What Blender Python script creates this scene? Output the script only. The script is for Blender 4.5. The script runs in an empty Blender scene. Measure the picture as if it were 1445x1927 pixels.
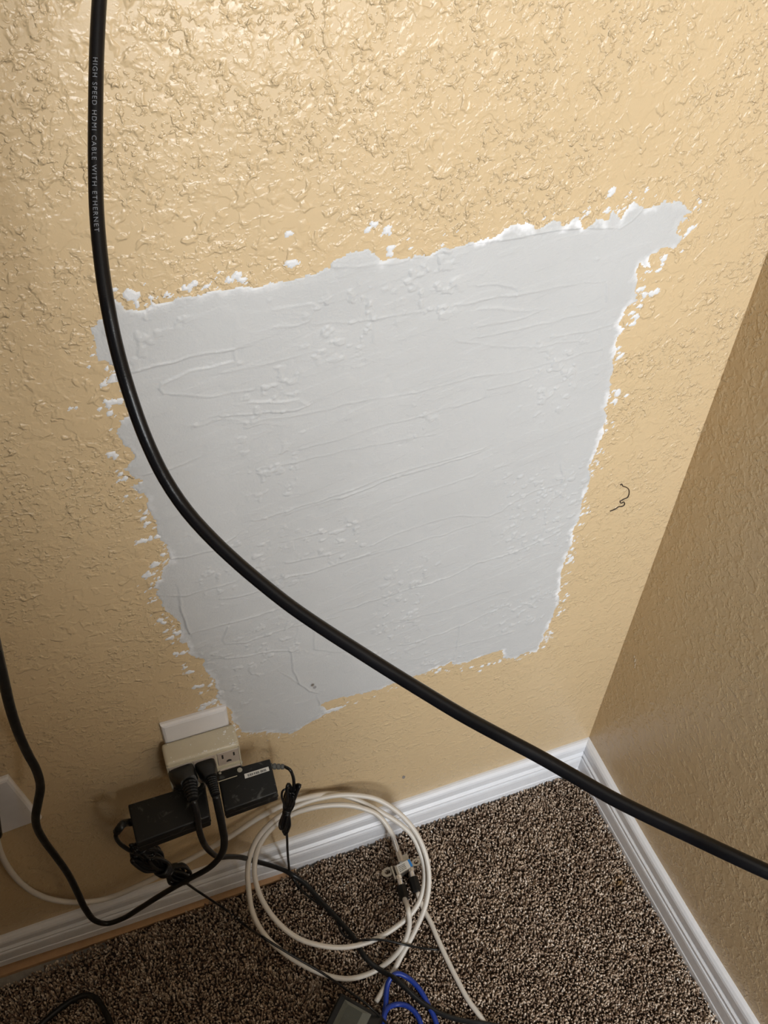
import bpy, bmesh, math, random
import numpy as np
from mathutils import Vector, Matrix

rng = np.random.default_rng(7)
random.seed(7)
SC = bpy.context.scene
COL = SC.collection

# ------------------------------------------------------------------ camera
# world: wall_back is y=0 (room at y<0), wall_right is x=0 (room at x<0), slab z=0
F = 1700.0
PPX, PPY = 722.5, 963.5
R = np.array([[0.9363064838776304, 0.2265578351983675, -0.2683313540362701],
              [-0.3496262899829211, 0.6732414256578434, -0.6515423548250513],
              [0.03303975789086778, 0.7038590271413899, 0.7095708874454257]])
CAM = np.array([-0.63346787, -0.60386747, 1.39991813])
cd = bpy.data.cameras.new('camera')
cam = bpy.data.objects.new('camera', cd)
COL.objects.link(cam)
M = Matrix([[*R[0], CAM[0]], [*R[1], CAM[1]], [*R[2], CAM[2]], [0, 0, 0, 1]])
cam.matrix_world = M
cd.sensor_fit = 'VERTICAL'
cd.sensor_height = 24.0
cd.lens = F / 1927.0 * 24.0
cd.clip_start = 0.02
SC.camera = cam

# ------------------------------------------------------------------ light
w = bpy.data.worlds.new('world'); SC.world = w; w.use_nodes = True
w.node_tree.nodes['Background'].inputs[0].default_value = (0.75, 0.85, 1.0, 1)
w.node_tree.nodes['Background'].inputs[1].default_value = 1.0

def area(name, loc, target, sx, sy, power, col):
    l = bpy.data.lights.new(name, 'AREA'); l.shape = 'RECTANGLE'
    l.size = sx; l.size_y = sy; l.energy = power; l.color = col
    o = bpy.data.objects.new(name, l); COL.objects.link(o)
    o.location = loc
    d = Vector(target) - Vector(loc)
    o.rotation_euler = d.to_track_quat('-Z', 'Y').to_euler()
    return o
XL, YF, ZC = -2.6, -1.95, 2.44                       # room limits
WX0, WX1, WZ0, WZ1 = -0.50, -0.03, 0.60, 2.06       # window opening in wall_front, behind the camera
area('window_daylight', ((WX0+WX1)/2, YF-0.05, (WZ0+WZ1)/2), ((WX0+WX1)/2, 0, (WZ0+WZ1)/2), WX1-WX0, WZ1-WZ0, 50, (0.93, 0.97, 1.0))
SC.view_settings.view_transform = 'Standard'
SC.view_settings.look = 'None'
SC.view_settings.gamma = 1.0
SC.view_settings.use_curve_mapping = False
SC.view_settings.exposure = 0.0

# ------------------------------------------------------------------ pixel -> world
def ray(px, py):
    return R @ np.array([(px-PPX)/F, -(py-PPY)/F, -1.0])
def on_y(px, py, y=0.0):
    r = ray(px, py); return CAM + r*(y-CAM[1])/r[1]
def on_z(px, py, z=0.0):
    r = ray(px, py); return CAM + r*(z-CAM[2])/r[2]
def on_x(px, py, x=0.0):
    r = ray(px, py); return CAM + r*(x-CAM[0])/r[0]
def on_depth(px, py, d):
    return CAM + ray(px, py)*d
def on_plane(px, py, n, c):
    r = ray(px, py); n = np.array(n); return CAM + r*(c-n@CAM)/(n@r)

# ------------------------------------------------------------------ noise helpers
def vnoise(x, y, scale, seed=0):
    g = np.random.default_rng(seed).random((256, 256))
    x = x*scale+1000.0; y = y*scale+1000.0
    xi = np.floor(x).astype(int); yi = np.floor(y).astype(int)
    fx = x-xi; fy = y-yi
    fx = fx*fx*fx*(fx*(fx*6-15)+10); fy = fy*fy*fy*(fy*(fy*6-15)+10)
    a = g[xi % 256, yi % 256]; b = g[(xi+1) % 256, yi % 256]
    c = g[xi % 256, (yi+1) % 256]; d = g[(xi+1) % 256, (yi+1) % 256]
    return (a*(1-fx)+b*fx)*(1-fy)+(c*(1-fx)+d*fx)*fy
def fbm(x, y, scale, octv=3, seed=0, gain=0.5):
    s = 0; a = 1; t = 0
    for i in range(octv):
        s = s+a*vnoise(x, y, scale*2.03**i, seed+i*13); t += a; a *= gain
    return s/t
def sstep(a, b, x):
    t = np.clip((x-a)/(b-a), 0, 1); return t*t*(3-2*t)

# ------------------------------------------------------------------ materials
def mat(name, col, rough=0.5, metal=0.0, spec=0.5, bump=None, var=None, coat=0.0, rvar=None):
    """procedural principled: var=(scale, amount) colour noise; bump=(scale, distance); rvar = roughness noise"""
    m = bpy.data.materials.new(name); m.use_nodes = True
    nt = m.node_tree; N = nt.nodes; L = nt.links
    b = N['Principled BSDF']
    b.inputs['Base Color'].default_value = (*col, 1)
    b.inputs['Roughness'].default_value = rough
    b.inputs['Metallic'].default_value = metal
    b.inputs['Specular IOR Level'].default_value = spec
    if coat: b.inputs['Coat Weight'].default_value = coat
    geo = N.new('ShaderNodeNewGeometry')
    if var:
        n = N.new('ShaderNodeTexNoise'); n.inputs['Scale'].default_value = var[0]; n.inputs['Detail'].default_value = 4
        L.new(geo.outputs['Position'], n.inputs['Vector'])
        mx = N.new('ShaderNodeMixRGB')
        a = [max(0, c*(1-var[1])) for c in col]; c2 = [min(1, c*(1+var[1])) for c in col]
        mx.inputs[1].default_value = (*a, 1); mx.inputs[2].default_value = (*c2, 1)
        L.new(n.outputs['Fac'], mx.inputs[0]); L.new(mx.outputs[0], b.inputs['Base Color'])
    if rvar:
        n = N.new('ShaderNodeTexNoise'); n.inputs['Scale'].default_value = rvar[0]; n.inputs['Detail'].default_value = 3
        L.new(geo.outputs['Position'], n.inputs['Vector'])
        mr = N.new('ShaderNodeMapRange'); mr.inputs['To Min'].default_value = rough-rvar[1]; mr.inputs['To Max'].default_value = rough+rvar[1]
        L.new(n.outputs['Fac'], mr.inputs['Value']); L.new(mr.outputs[0], b.inputs['Roughness'])
    if bump:
        n = N.new('ShaderNodeTexNoise'); n.inputs['Scale'].default_value = bump[0]; n.inputs['Detail'].default_value = 3
        L.new(geo.outputs['Position'], n.inputs['Vector'])
        bp = N.new('ShaderNodeBump'); bp.inputs['Distance'].default_value = bump[1]; bp.inputs['Strength'].default_value = 1
        L.new(n.outputs['Fac'], bp.inputs['Height']); L.new(bp.outputs[0], b.inputs['Normal'])
    return m

def wall_material():
    m = bpy.data.materials.new('tan_knockdown_paint'); m.use_nodes = True
    nt = m.node_tree; N = nt.nodes; L = nt.links; b = N['Principled BSDF']
    b.inputs['Roughness'].default_value = 0.31
    b.inputs['Specular IOR Level'].default_value = 0.5
    geo = N.new('ShaderNodeNewGeometry')
    def noise(scale, detail=2, dist=0.0, rough=0.5):
        n = N.new('ShaderNodeTexNoise'); n.inputs['Scale'].default_value = scale; n.inputs['Detail'].default_value = detail
        n.inputs['Distortion'].default_value = dist; n.inputs['Roughness'].default_value = rough
        L.new(geo.outputs['Position'], n.inputs['Vector']); return n.outputs['Fac']
    def mr(v, a, b_, c=0.0, d=1.0, smooth=True):
        n = N.new('ShaderNodeMapRange'); n.interpolation_type = 'SMOOTHSTEP' if smooth else 'LINEAR'
        for k, val in zip(('From Min', 'From Max', 'To Min', 'To Max'), (a, b_, c, d)): n.inputs[k].default_value = val
        L.new(v, n.inputs['Value']); return n.outputs[0]
    def op(o, a, c):
        n = N.new('ShaderNodeMath'); n.operation = o
        for i, v in enumerate((a, c)):
            if isinstance(v, (int, float)): n.inputs[i].default_value = v
            else: L.new(v, n.inputs[i])
        return n.outputs[0]
    big = mr(noise(34, 3, 0.25), 0.50, 0.56)            # flattened trowelled islands
    mid = mr(noise(88, 2, 0.35), 0.50, 0.66)            # smaller blobs
    fine = mr(noise(210, 2, 0.3), 0.50, 0.72)           # droplets
    mask = mr(noise(9, 2), 0.34, 0.56)                  # busy and quiet zones
    grain = noise(900, 2)
    sep = N.new('ShaderNodeSeparateXYZ'); L.new(geo.outputs['Position'], sep.inputs[0])
    amp = mr(sep.outputs['Z'], 0.30, 1.05, 0.50, 0.90)   # the sprayed texture thins out towards the floor
    h = op('MULTIPLY', big, 0.24)
    keep = op('SUBTRACT', 1.0, op('MULTIPLY', big, 0.6))
    h = op('ADD', h, op('MULTIPLY', op('MULTIPLY', mid, 0.62), keep))
    h = op('ADD', h, op('MULTIPLY', op('MULTIPLY', fine, 0.62), op('MULTIPLY', keep, mask)))
    h = op('MULTIPLY', h, amp)
    h = op('ADD', h, op('MULTIPLY', grain, 0.03))
    bp = N.new('ShaderNodeBump'); bp.inputs['Distance'].default_value = 0.0018; bp.inputs['Strength'].default_value = 1.0
    L.new(h, bp.inputs['Height']); L.new(bp.outputs[0], b.inputs['Normal'])
    mx = N.new('ShaderNodeMixRGB')
    mx.inputs[1].default_value = (0.56, 0.42, 0.245, 1); mx.inputs[2].default_value = (0.61, 0.46, 0.275, 1)
    L.new(noise(5, 3), mx.inputs[0]); L.new(mx.outputs[0], b.inputs['Base Color'])
    return m

MW = wall_material()
M_CEIL = mat('ceiling_white', (0.75, 0.73, 0.69), 0.8, bump=(120, 0.0008))
M_TRIM = mat('white_trim_paint', (0.74, 0.75, 0.78), 0.32, var=(60, 0.05), bump=(240, 0.00025))
M_WOOD = mat('raw_pine', (0.50, 0.30, 0.16), 0.65, var=(90, 0.18), bump=(300, 0.0003))
M_CONC = mat('bare_concrete', (0.30, 0.28, 0.25), 0.85, var=(150, 0.3), bump=(300, 0.0006))
M_BACK = mat('carpet_backing', (0.045, 0.028, 0.018), 0.95, var=(200, 0.4))
M_WHITE = mat('white_plastic', (0.72, 0.70, 0.70), 0.32, var=(80, 0.05), rvar=(90, 0.1))
M_BEIGE = mat('aged_beige_plastic', (0.56, 0.50, 0.37), 0.36, var=(70, 0.10), rvar=(120, 0.1))
M_BEIGE2 = mat('receptacle_face_plastic', (0.46, 0.38, 0.31), 0.4, var=(150, 0.08))
M_DARK = mat('slot_black', (0.02, 0.015, 0.012), 0.8, var=(300, 0.2))
M_BLK = mat('black_rubber', (0.009, 0.009, 0.009), 0.33, spec=0.35, var=(200, 0.3), rvar=(60, 0.12))
M_HDMI = mat('black_pvc_sheath', (0.005, 0.005, 0.006), 0.27, spec=0.28, var=(90, 0.3), bump=(1500, 0.00008))
M_BLK2 = mat('dusty_black_cord', (0.012, 0.012, 0.012), 0.34, spec=0.32, var=(220, 0.5), rvar=(80, 0.15))
M_GREYB = mat('dusty_grey_black_cord', (0.045, 0.042, 0.036), 0.35, var=(220, 0.3), rvar=(80, 0.1))
M_CAB = mat('dark_walnut', (0.10, 0.055, 0.03), 0.45, var=(12, 0.3))
M_COAX = mat('white_coax_sheath', (0.66, 0.62, 0.56), 0.36, var=(30, 0.10), rvar=(60, 0.1))
M_BLUE = mat('blue_network_sheath', (0.012, 0.045, 0.33), 0.38, var=(60, 0.15))
M_STEEL = mat('nickel_plate', (0.86, 0.86, 0.87), 0.25, 0.85, var=(200, 0.1))
M_ZINC = mat('grey_cast_zinc', (0.42, 0.40, 0.36), 0.38, 0.8, var=(200, 0.15))
M_LABEL = mat('label_paper', (0.75, 0.74, 0.70), 0.5, var=(200, 0.06))
M_INK = mat('label_ink', (0.06, 0.06, 0.06), 0.6, var=(400, 0.2))
M_LBLUE = mat('label_blue_ink', (0.02, 0.22, 0.62), 0.45, var=(200, 0.08))
M_HAIR = mat('dark_hair', (0.03, 0.018, 0.012), 0.5, var=(300, 0.2))
M_PRINT = mat('grey_printing', (0.17, 0.18, 0.20), 0.5, var=(500, 0.1))
M_BOX = mat('grey_green_plastic', (0.065, 0.072, 0.060), 0.42, var=(120, 0.2), bump=(500, 0.0001))
M_BOX2 = mat('light_grey_green_bevel', (0.15, 0.16, 0.14), 0.4, var=(160, 0.2))
M_CRUMB = mat('plaster_crumb', (0.78, 0.76, 0.72), 0.8, var=(300, 0.1))

def dusty_black(name, base=(0.011, 0.011, 0.0105)):
    m = bpy.data.materials.new(name); m.use_nodes = True
    nt = m.node_tree; N = nt.nodes; L = nt.links; b = N['Principled BSDF']
    b.inputs['Roughness'].default_value = 0.42; b.inputs['Specular IOR Level'].default_value = 0.3
    geo = N.new('ShaderNodeNewGeometry')
    n1 = N.new('ShaderNodeTexNoise'); n1.inputs['Scale'].default_value = 55; n1.inputs['Detail'].default_value = 6; n1.inputs['Distortion'].default_value = 1.2; n1.inputs['Roughness'].default_value = 0.65
    L.new(geo.outputs['Position'], n1.inputs['Vector'])
    cr = N.new('ShaderNodeValToRGB')
    cr.color_ramp.elements[0].position = 0.56; cr.color_ramp.elements[0].color = (*base, 1)
    cr.color_ramp.elements[1].position = 0.84; cr.color_ramp.elements[1].color = (0.17, 0.17, 0.165, 1)
    L.new(n1.outputs['Fac'], cr.inputs[0]); L.new(cr.outputs[0], b.inputs['Base Color'])
    return m
M_ADAPT = dusty_black('dusty_black_adapter')

def attr_mat(name, attr, rough, bump=None, spec=0.5):
    m = bpy.data.materials.new(name); m.use_nodes = True
    nt = m.node_tree; N = nt.nodes; L = nt.links; b = N['Principled BSDF']
    b.inputs['Roughness'].default_value = rough; b.inputs['Specular IOR Level'].default_value = spec
    a = N.new('ShaderNodeAttribute'); a.attribute_name = attr
    L.new(a.outputs['Color'], b.inputs['Base Color'])
    if bump:
        geo = N.new('ShaderNodeNewGeometry')
        n = N.new('ShaderNodeTexNoise'); n.inputs['Scale'].default_value = bump[0]; n.inputs['Detail'].default_value = 3
        L.new(geo.outputs['Position'], n.inputs['Vector'])
        bp = N.new('ShaderNodeBump'); bp.inputs['Distance'].default_value = bump[1]
        L.new(n.outputs['Fac'], bp.inputs['Height']); L.new(bp.outputs[0], b.inputs['Normal'])
    return m
M_MUD = attr_mat('joint_compound', 'mud', 0.48, bump=(500, 0.0003), spec=0.4)
M_PILE = attr_mat('carpet_yarn', 'yarn', 0.9, spec=0.15)

# ------------------------------------------------------------------ object helpers
def link(name, me, m=None, parent=None, smooth=True):
    o = bpy.data.objects.new(name, me); COL.objects.link(o)
    if m: me.materials.append(m)
    if parent: o.parent = parent
    if smooth: me.shade_smooth()
    return o
def mesh(name, v, f, m=None, parent=None, smooth=True):
    me = bpy.data.meshes.new(name)
    me.from_pydata([tuple(map(float, p)) for p in v], [], [tuple(map(int, q)) for q in f])
    me.update()
    return link(name, me, m, parent, smooth)
def mesh_np(name, V, Q, m=None, parent=None, smooth=True):
    V = np.asarray(V, np.float32); Q = np.asarray(Q, np.int32); k = Q.shape[1]
    me = bpy.data.meshes.new(name)
    me.vertices.add(len(V)); me.vertices.foreach_set('co', V.ravel())
    me.loops.add(Q.size); me.loops.foreach_set('vertex_index', Q.ravel())
    me.polygons.add(len(Q)); me.polygons.foreach_set('loop_start', np.arange(0, Q.size, k, dtype=np.int32))
    me.polygons.foreach_set('loop_total', np.full(len(Q), k, np.int32))
    me.update(calc_edges=True); me.validate()
    return link(name, me, m, parent, smooth)
def empty(name, loc=(0, 0, 0)):
    o = bpy.data.objects.new(name, None); COL.objects.link(o); o.location = loc
    o.empty_display_size = 0.02
    return o
def tag(o, label=None, cat=None, group=None, kind=None):
    if label: o['label'] = label
    if cat: o['category'] = cat
    if group: o['group'] = group
    if kind: o['kind'] = kind
    return o
def put(o, parent):
    """world-built mesh under an Empty that has a location"""
    o.parent = parent; o.matrix_parent_inverse = Matrix.Translation(parent.location).inverted(); return o
def bmobj(name, bm, m, parent=None, smooth=False, bevel=0.0, seg=2):
    me = bpy.data.meshes.new(name)
    if bevel:
        bmesh.ops.bevel(bm, geom=bm.edges[:], offset=bevel, segments=seg, affect='EDGES', profile=0.6)
    bmesh.ops.recalc_face_normals(bm, faces=bm.faces[:])
    bm.to_mesh(me); bm.free()
    o = link(name, me, m, None, smooth)
    if parent: put(o, parent)
    return o
def box_bm(x0, x1, y0, y1, z0, z1, mtx=None, bm=None):
    bm = bm or bmesh.new()
    vs = [bm.verts.new((x, y, z)) for x in (x0, x1) for y in (y0, y1) for z in (z0, z1)]
    for q in ((0, 1, 3, 2), (4, 6, 7, 5), (0, 4, 5, 1), (2, 3, 7, 6), (0, 2, 6, 4), (1, 5, 7, 3)):
        bm.faces.new([vs[i] for i in q])
    if mtx is not None: bmesh.ops.transform(bm, matrix=mtx, verts=vs)
    return bm
def frame_mtx(o, ax, ay, az):
    return Matrix([[ax[0], ay[0], az[0], o[0]], [ax[1], ay[1], az[1], o[1]], [ax[2], ay[2], az[2], o[2]], [0, 0, 0, 1]])

def spline(P, step=0.004):
    P = [np.array(p, float) for p in P]
    P = [2*P[0]-P[1]]+P+[2*P[-1]-P[-2]]
    out = []
    for i in range(1, len(P)-2):
        a, b, c, d = P[i-1:i+3]
        # centripetal Catmull-Rom
        t0 = 0; t1 = t0+max(1e-4, np.linalg.norm(b-a))**.5; t2 = t1+max(1e-4, np.linalg.norm(c-b))**.5; t3 = t2+max(1e-4, np.linalg.norm(d-c))**.5
        n = max(2, int(np.linalg.norm(c-b)/step))
        for t in np.linspace(t1, t2, n, endpoint=False):
            A1 = (t1-t)/(t1-t0)*a+(t-t0)/(t1-t0)*b; A2 = (t2-t)/(t2-t1)*b+(t-t1)/(t2-t1)*c; A3 = (t3-t)/(t3-t2)*c+(t-t2)/(t3-t2)*d
            B1 = (t2-t)/(t2-t0)*A1+(t-t0)/(t2-t0)*A2; B2 = (t3-t)/(t3-t1)*A2+(t-t1)/(t3-t1)*A3
            out.append((t2-t)/(t2-t1)*B1+(t-t1)/(t2-t1)*B2)
    out.append(P[-2])
    return np.array(out)
def frames(P, up=(0, 0, 1)):
    T = np.gradient(P, axis=0); T /= np.linalg.norm(T, axis=1)[:, None]+1e-12
    n = np.array(up, float)
    n = n-T[0]*(n@T[0])
    if np.linalg.norm(n) < 1e-3: n = np.array([0, 1.0, 0])-T[0]*T[0][1]
    n /= np.linalg.norm(n); Ns = []
    for t in T:
        n = n-t*(n@t); n /= np.linalg.norm(n); Ns.append(n)
    Ns = np.array(Ns); B = np.cross(T, Ns)
    return T, Ns, B
def tube_geo(P, ra, rb=None, seg=10, up=(0, 0, 1), flat=None):
    """swept section; ra along normal, rb along binormal; scalars or arrays"""
    rb = ra if rb is None else rb
    T, N_, B = frames(P, up)
    if flat is not None:   # keep binormal horizontal-ish: wide side faces 'flat'
        fl = np.array(flat, float)
        N_ = fl-T*(T@fl)[:, None]; N_ /= np.linalg.norm(N_, axis=1)[:, None]+1e-9; B = np.cross(T, N_)
    n = len(P); a = np.arange(seg)/seg*2*np.pi
    ra = np.broadcast_to(ra, n)[:, None]; rb = np.broadcast_to(rb, n)[:, None]
    ca = np.cos(a)[None]; sa = np.sin(a)[None]
    V = P[:, None, :]+(ra*ca)[..., None]*N_[:, None, :]+(rb*sa)[..., None]*B[:, None, :]
    V = V.reshape(-1, 3)
    i = np.arange(n-1)[:, None]*seg; j = np.arange(seg)[None]; j2 = (j+1) % seg
    Q = np.stack([i+j, i+j2, i+seg+j2, i+seg+j], -1).reshape(-1, 4)
    # caps by collapsing to centre fan quads (degenerate-free: use extra ring at tiny radius)
    faces = [tuple(q) for q in Q]+[tuple(range(seg-1, -1, -1)), tuple((n-1)*seg+k for k in range(seg))]
    return V, faces
def tube(name, P, r, m, parent=None, rb=None, seg=10, up=(0, 0, 1), flat=None, step=0.004, raw=False):
    S = np.array(P) if raw else spline(P, step)
    V, Fc = tube_geo(S, r, rb, seg, up, flat)
    o = mesh(name, V, Fc, m)
    if parent: put(o, parent)
    return o
def join_geo(lst):
    V = []; Fc = []; k = 0
    for v, f in lst:
        V += [tuple(p) for p in v]; Fc += [tuple(i+k for i in q) for q in f]; k += len(v)
    return V, Fc
def ribbed(name, A, B, r0, r1, m, parent, n=7, seg=12, depth=0.25, squash=1.0, upv=(0, 0, 1)):
    """tapered strain relief with grooves"""
    A = np.array(A, float); B = np.array(B, float); P = []; rr = []
    for i in range(n):
        for t, g in ((0.0, 1-depth), (0.12, 1), (0.75, 1), (0.87, 1-depth)):
            u = (i+t)/n; P.append(A+(B-A)*u); rr.append((r0+(r1-r0)*u)*g)
    P = np.array(P); rr = np.array(rr)
    V, Fc = tube_geo(P, rr*squash, rr, seg, upv)
    o = mesh(name, V, Fc, m, None, False); put(o, parent); return o

# ------------------------------------------------------------------ structure
def slab(name, x0, x1, y0, y1, z0, z1, m):
    o = bmobj(name, box_bm(x0, x1, y0, y1, z0, z1), m); o['kind'] = 'structure'; return o
slab('wall_back', XL, 0.12, 0.0, 0.12, -0.05, ZC, MW)
slab('wall_right', 0.0, 0.12, YF, 0.0, -0.05, ZC, MW)
slab('wall_left', XL-0.12, XL, YF, 0.0, -0.05, ZC, MW)
bm = bmesh.new()                                         # front wall (behind the camera) with the window opening
for (x0, x1, z0, z1) in ((XL, 0.12, -0.05, WZ0), (XL, 0.12, WZ1, ZC), (XL, WX0, WZ0, WZ1), (WX1, 0.12, WZ0, WZ1)):
    box_bm(x0, x1, YF-0.12, YF, z0, z1, None, bm)
o = bmobj('wall_front', bm, MW); o['kind'] = 'structure'
slab('ceiling', XL, 0.12, YF, 0.12, ZC, ZC+0.1, M_CEIL)
floor = slab('floor', XL, 0.12, YF, 0.0, -0.05, 0.0, M_CONC)

# baseboards: moulded profile swept along the walls, mitred at the corner
BH = 0.090
PROF = [(0.0140, 0.0), (0.0140, 0.10), (0.0140, 0.205), (0.0128, 0.225), (0.0132, 0.245), (0.0135, 0.50), (0.0128, 0.545), (0.0098, 0.565),
        (0.0098, 0.590), (0.0120, 0.605), (0.0122, 0.645), (0.0105, 0.665), (0.0078, 0.69), (0.0078, 0.715), (0.0100, 0.735),
        (0.0102, 0.90), (0.0090, 0.945), (0.0060, 0.985), (0.0030, 1.0), (0.0, 1.0)]
def lift_back(x):   # the board has been prised up a little where the tack strip shows
    return 0.0005+0.013*float(sstep(0.46, 0.62, np.array(-x)))+0.007*float(sstep(0.75, 0.95, np.array(-x)))
def baseboard(name, back):
    V = []; Fc = []; L_ = np.concatenate([np.linspace(0, 1.3, 170), np.linspace(1.4, 3.3, 12)]); n = len(PROF)
    for i, s in enumerate(L_):
        for (d, h) in PROF:
            z = h*BH
            if back:
                lf = lift_back(-s); top = BH+0.0005
                if s > 0.75: top -= 0.004*min(1, (s-0.75)/0.2)
                z = lf+h*(top-lf)
                x = -max(s, d) if i == 0 else -(s+d*max(0, 1-s/0.02))
                V.append((min(x, -d), -d, z+0.0004*math.sin(s*37)*(h > .9)))
            else:
                top = BH-0.009*math.sin(min(1, s/0.45)*math.pi)
                y = -(s+d*max(0, 1-s/0.02))
                V.append((-d, min(y, -d), h*top+0.0004*math.sin(s*31)*(h > .9)))
    for i in range(len(L_)-1):
        for j in range(n-1):
            a = i*n+j; q = (a, a+1, a+n+1, a+n)
            Fc.append(q if back else q[::-1])
    o = mesh(name, V, Fc, M_TRIM, None, False); o['kind'] = 'structure'
    return o
baseboard('baseboard_back', True)
baseboard('baseboard_right', False)

# exposed tack strip under the lifted baseboard
bm = box_bm(-1.28, -0.505, -0.0215, -0.001, 0.0, 0.0085)
for v in bm.verts:
    if v.co.x > -0.6 and v.co.y < -0.01: v.co.x -= 0.012
o = bmobj('trim_1', bm, M_WOOD, bevel=0.0008); o['kind'] = 'structure'

# ------------------------------------------------------------------ carpet pile (stuff)
def carpet():
    sp = 0.0030
    xs = np.arange(-1.20, -0.004, sp); ys = np.arange(-0.66, -0.004, sp)
    X, Y = np.meshgrid(xs, ys); X = X.ravel(); Y = Y.ravel()
    X = X+rng.normal(0, sp*0.33, X.size); Y = Y+rng.normal(0, sp*0.33, X.size)
    edge_y = -0.016 - 0.008*sstep(0.50, 0.56, -X) - 0.013*sstep(0.80, 0.97, -X)+0.0025*(fbm(X, X*0, 60, 2, 3)-0.5)
    keep = (Y < edge_y) & (X < -0.0145+0.002*(fbm(Y, Y*0, 60, 2, 5)-0.5))
    X = X[keep]; Y = Y[keep]; n = len(X)
    h = 0.0085+0.0045*rng.random(n)+0.002*(fbm(X, Y, 25, 2, 9)-.5)
    lean = rng.normal(0, 0.0020, (n, 2))
    lean[:, 0] += 0.004*(fbm(X, Y, 70, 2, 21)-.5)*2; lean[:, 1] += 0.004*(fbm(X, Y, 70, 2, 27)-.5)*2
    r = 0.00155+0.0006*rng.random(n)
    ph = rng.random(n)*6.28; V = np.zeros((n, 7, 3))
    for k in range(3):
        a = ph+k*2.094
        V[:, k] = np.stack([X+r*0.8*np.cos(a), Y+r*0.8*np.sin(a), np.full(n, 0.001)], 1)
        a2 = a+0.9
        V[:, 3+k] = np.stack([X+lean[:, 0]*.7+r*np.cos(a2), Y+lean[:, 1]*.7+r*np.sin(a2), h*0.78], 1)
    V[:, 6] = np.stack([X+lean[:, 0], Y+lean[:, 1], h], 1)
    T = np.array([[0, 1, 4], [0, 4, 3], [1, 2, 5], [1, 5, 4], [2, 0, 3], [2, 3, 5], [3, 4, 6], [4, 5, 6], [5, 3, 6]])
    Q = (np.arange(n)[:, None, None]*7+T[None]).reshape(-1, 3)
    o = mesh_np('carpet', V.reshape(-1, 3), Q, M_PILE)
    # yarn colours: dark brown, taupe, tan
    pal = np.array([[0.20, 0.134, 0.094], [0.36, 0.266, 0.196], [0.57, 0.45, 0.345], [0.77, 0.65, 0.54]])
    u = rng.random(n)*0.75+fbm(X, Y, 160, 2, 40)*0.5-0.12
    idx = np.digitize(u, [0.30, 0.55, 0.82])
    c = pal[idx]*(0.85+0.3*rng.random((n, 1)))
    st = sstep(0.012, 0.0, np.hypot(X+0.045, (Y+0.205)*0.8))[:, None]     # ochre stain by the right baseboard
    c = c*(1-st*0.7)+np.array([[0.30, 0.17, 0.05]])*st*0.7
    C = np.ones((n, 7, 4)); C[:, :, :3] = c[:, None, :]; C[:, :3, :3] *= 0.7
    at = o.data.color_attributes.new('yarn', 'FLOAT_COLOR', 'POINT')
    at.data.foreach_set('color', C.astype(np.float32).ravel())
    tag(o, 'brown flecked cut pile carpet covering the floor up to the baseboards', 'carpet', kind='stuff')
    bb_ = box_bm(-0.80, -0.013, YF+.01, -0.018, 0.0003, 0.0016); box_bm(XL+.01, -0.80, YF+.01, -0.037, 0.0003, 0.0016, None, bb_)
    b = bmobj('backing', bb_, M_BACK); put(b, o)
    return o
carpet()
# rest of the room's carpet beyond the modelled pile, same height, coarse tufts in relief
M_FAR = mat('far_carpet', (0.16, 0.11, 0.08), 0.95, var=(350, 0.8), bump=(300, 0.004))
slab('floor_covering', XL, -0.014, YF, -0.66, 0.0016, 0.009, M_FAR)

# unseen cabinets added behind the camera to shade the lower left of the wall
def shade_cupboard(name, label, cat, x0, x1, y0, y1, h, nd, rows):
    e = tag(empty(name, (x0, y0, 0.009)), label, cat)
    bmobj('carcass', box_bm(x0, x1, y0, y1, 0.06, h-.022), M_CAB, e, bevel=.003)
    bmobj('top', box_bm(x0, x1, y0-.012, y1, h-.022, h), M_CAB, e, bevel=.003)
    bmobj('plinth', box_bm(x0+.02, x1-.02, y0+.03, y1-.02, 0.010, 0.06), M_CAB, e)
    for k in range(nd):
        for r_ in range(rows):
            a = x0+.006+k*(x1-x0-.012)/nd; b_ = a+(x1-x0-.012)/nd-.006; hz = (h-.12)/rows; c = .08+r_*hz
            d = bmobj('drawer' if rows > 1 else 'door', box_bm(a, b_, y0-.018, y0, c, c+hz-.006), M_CAB, e, bevel=.002)
            m_ = (a+b_)/2 if rows > 1 else b_-.03
            kb = bmobj('knob', box_bm(m_-.01, m_+.01, y0-.04, y0-.018, c+hz/2-.01, c+hz/2+.01), M_STEEL, e, bevel=.004)
            kb.parent = d; kb.matrix_parent_inverse = Matrix.Identity(4)
shade_cupboard('tall_light_blocker', 'tall unseen walnut cabinet added behind the camera to block window light', 'tall_light_blocker', -1.70, -0.525, -1.25, -0.86, 1.95, 2, 1)
shade_cupboard('low_light_blocker', 'narrow unseen walnut drawer cabinet added behind the camera to block window light', 'light blocker', -0.520, -0.36, -1.25, -0.88, 0.98, 1, 4)

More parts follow.
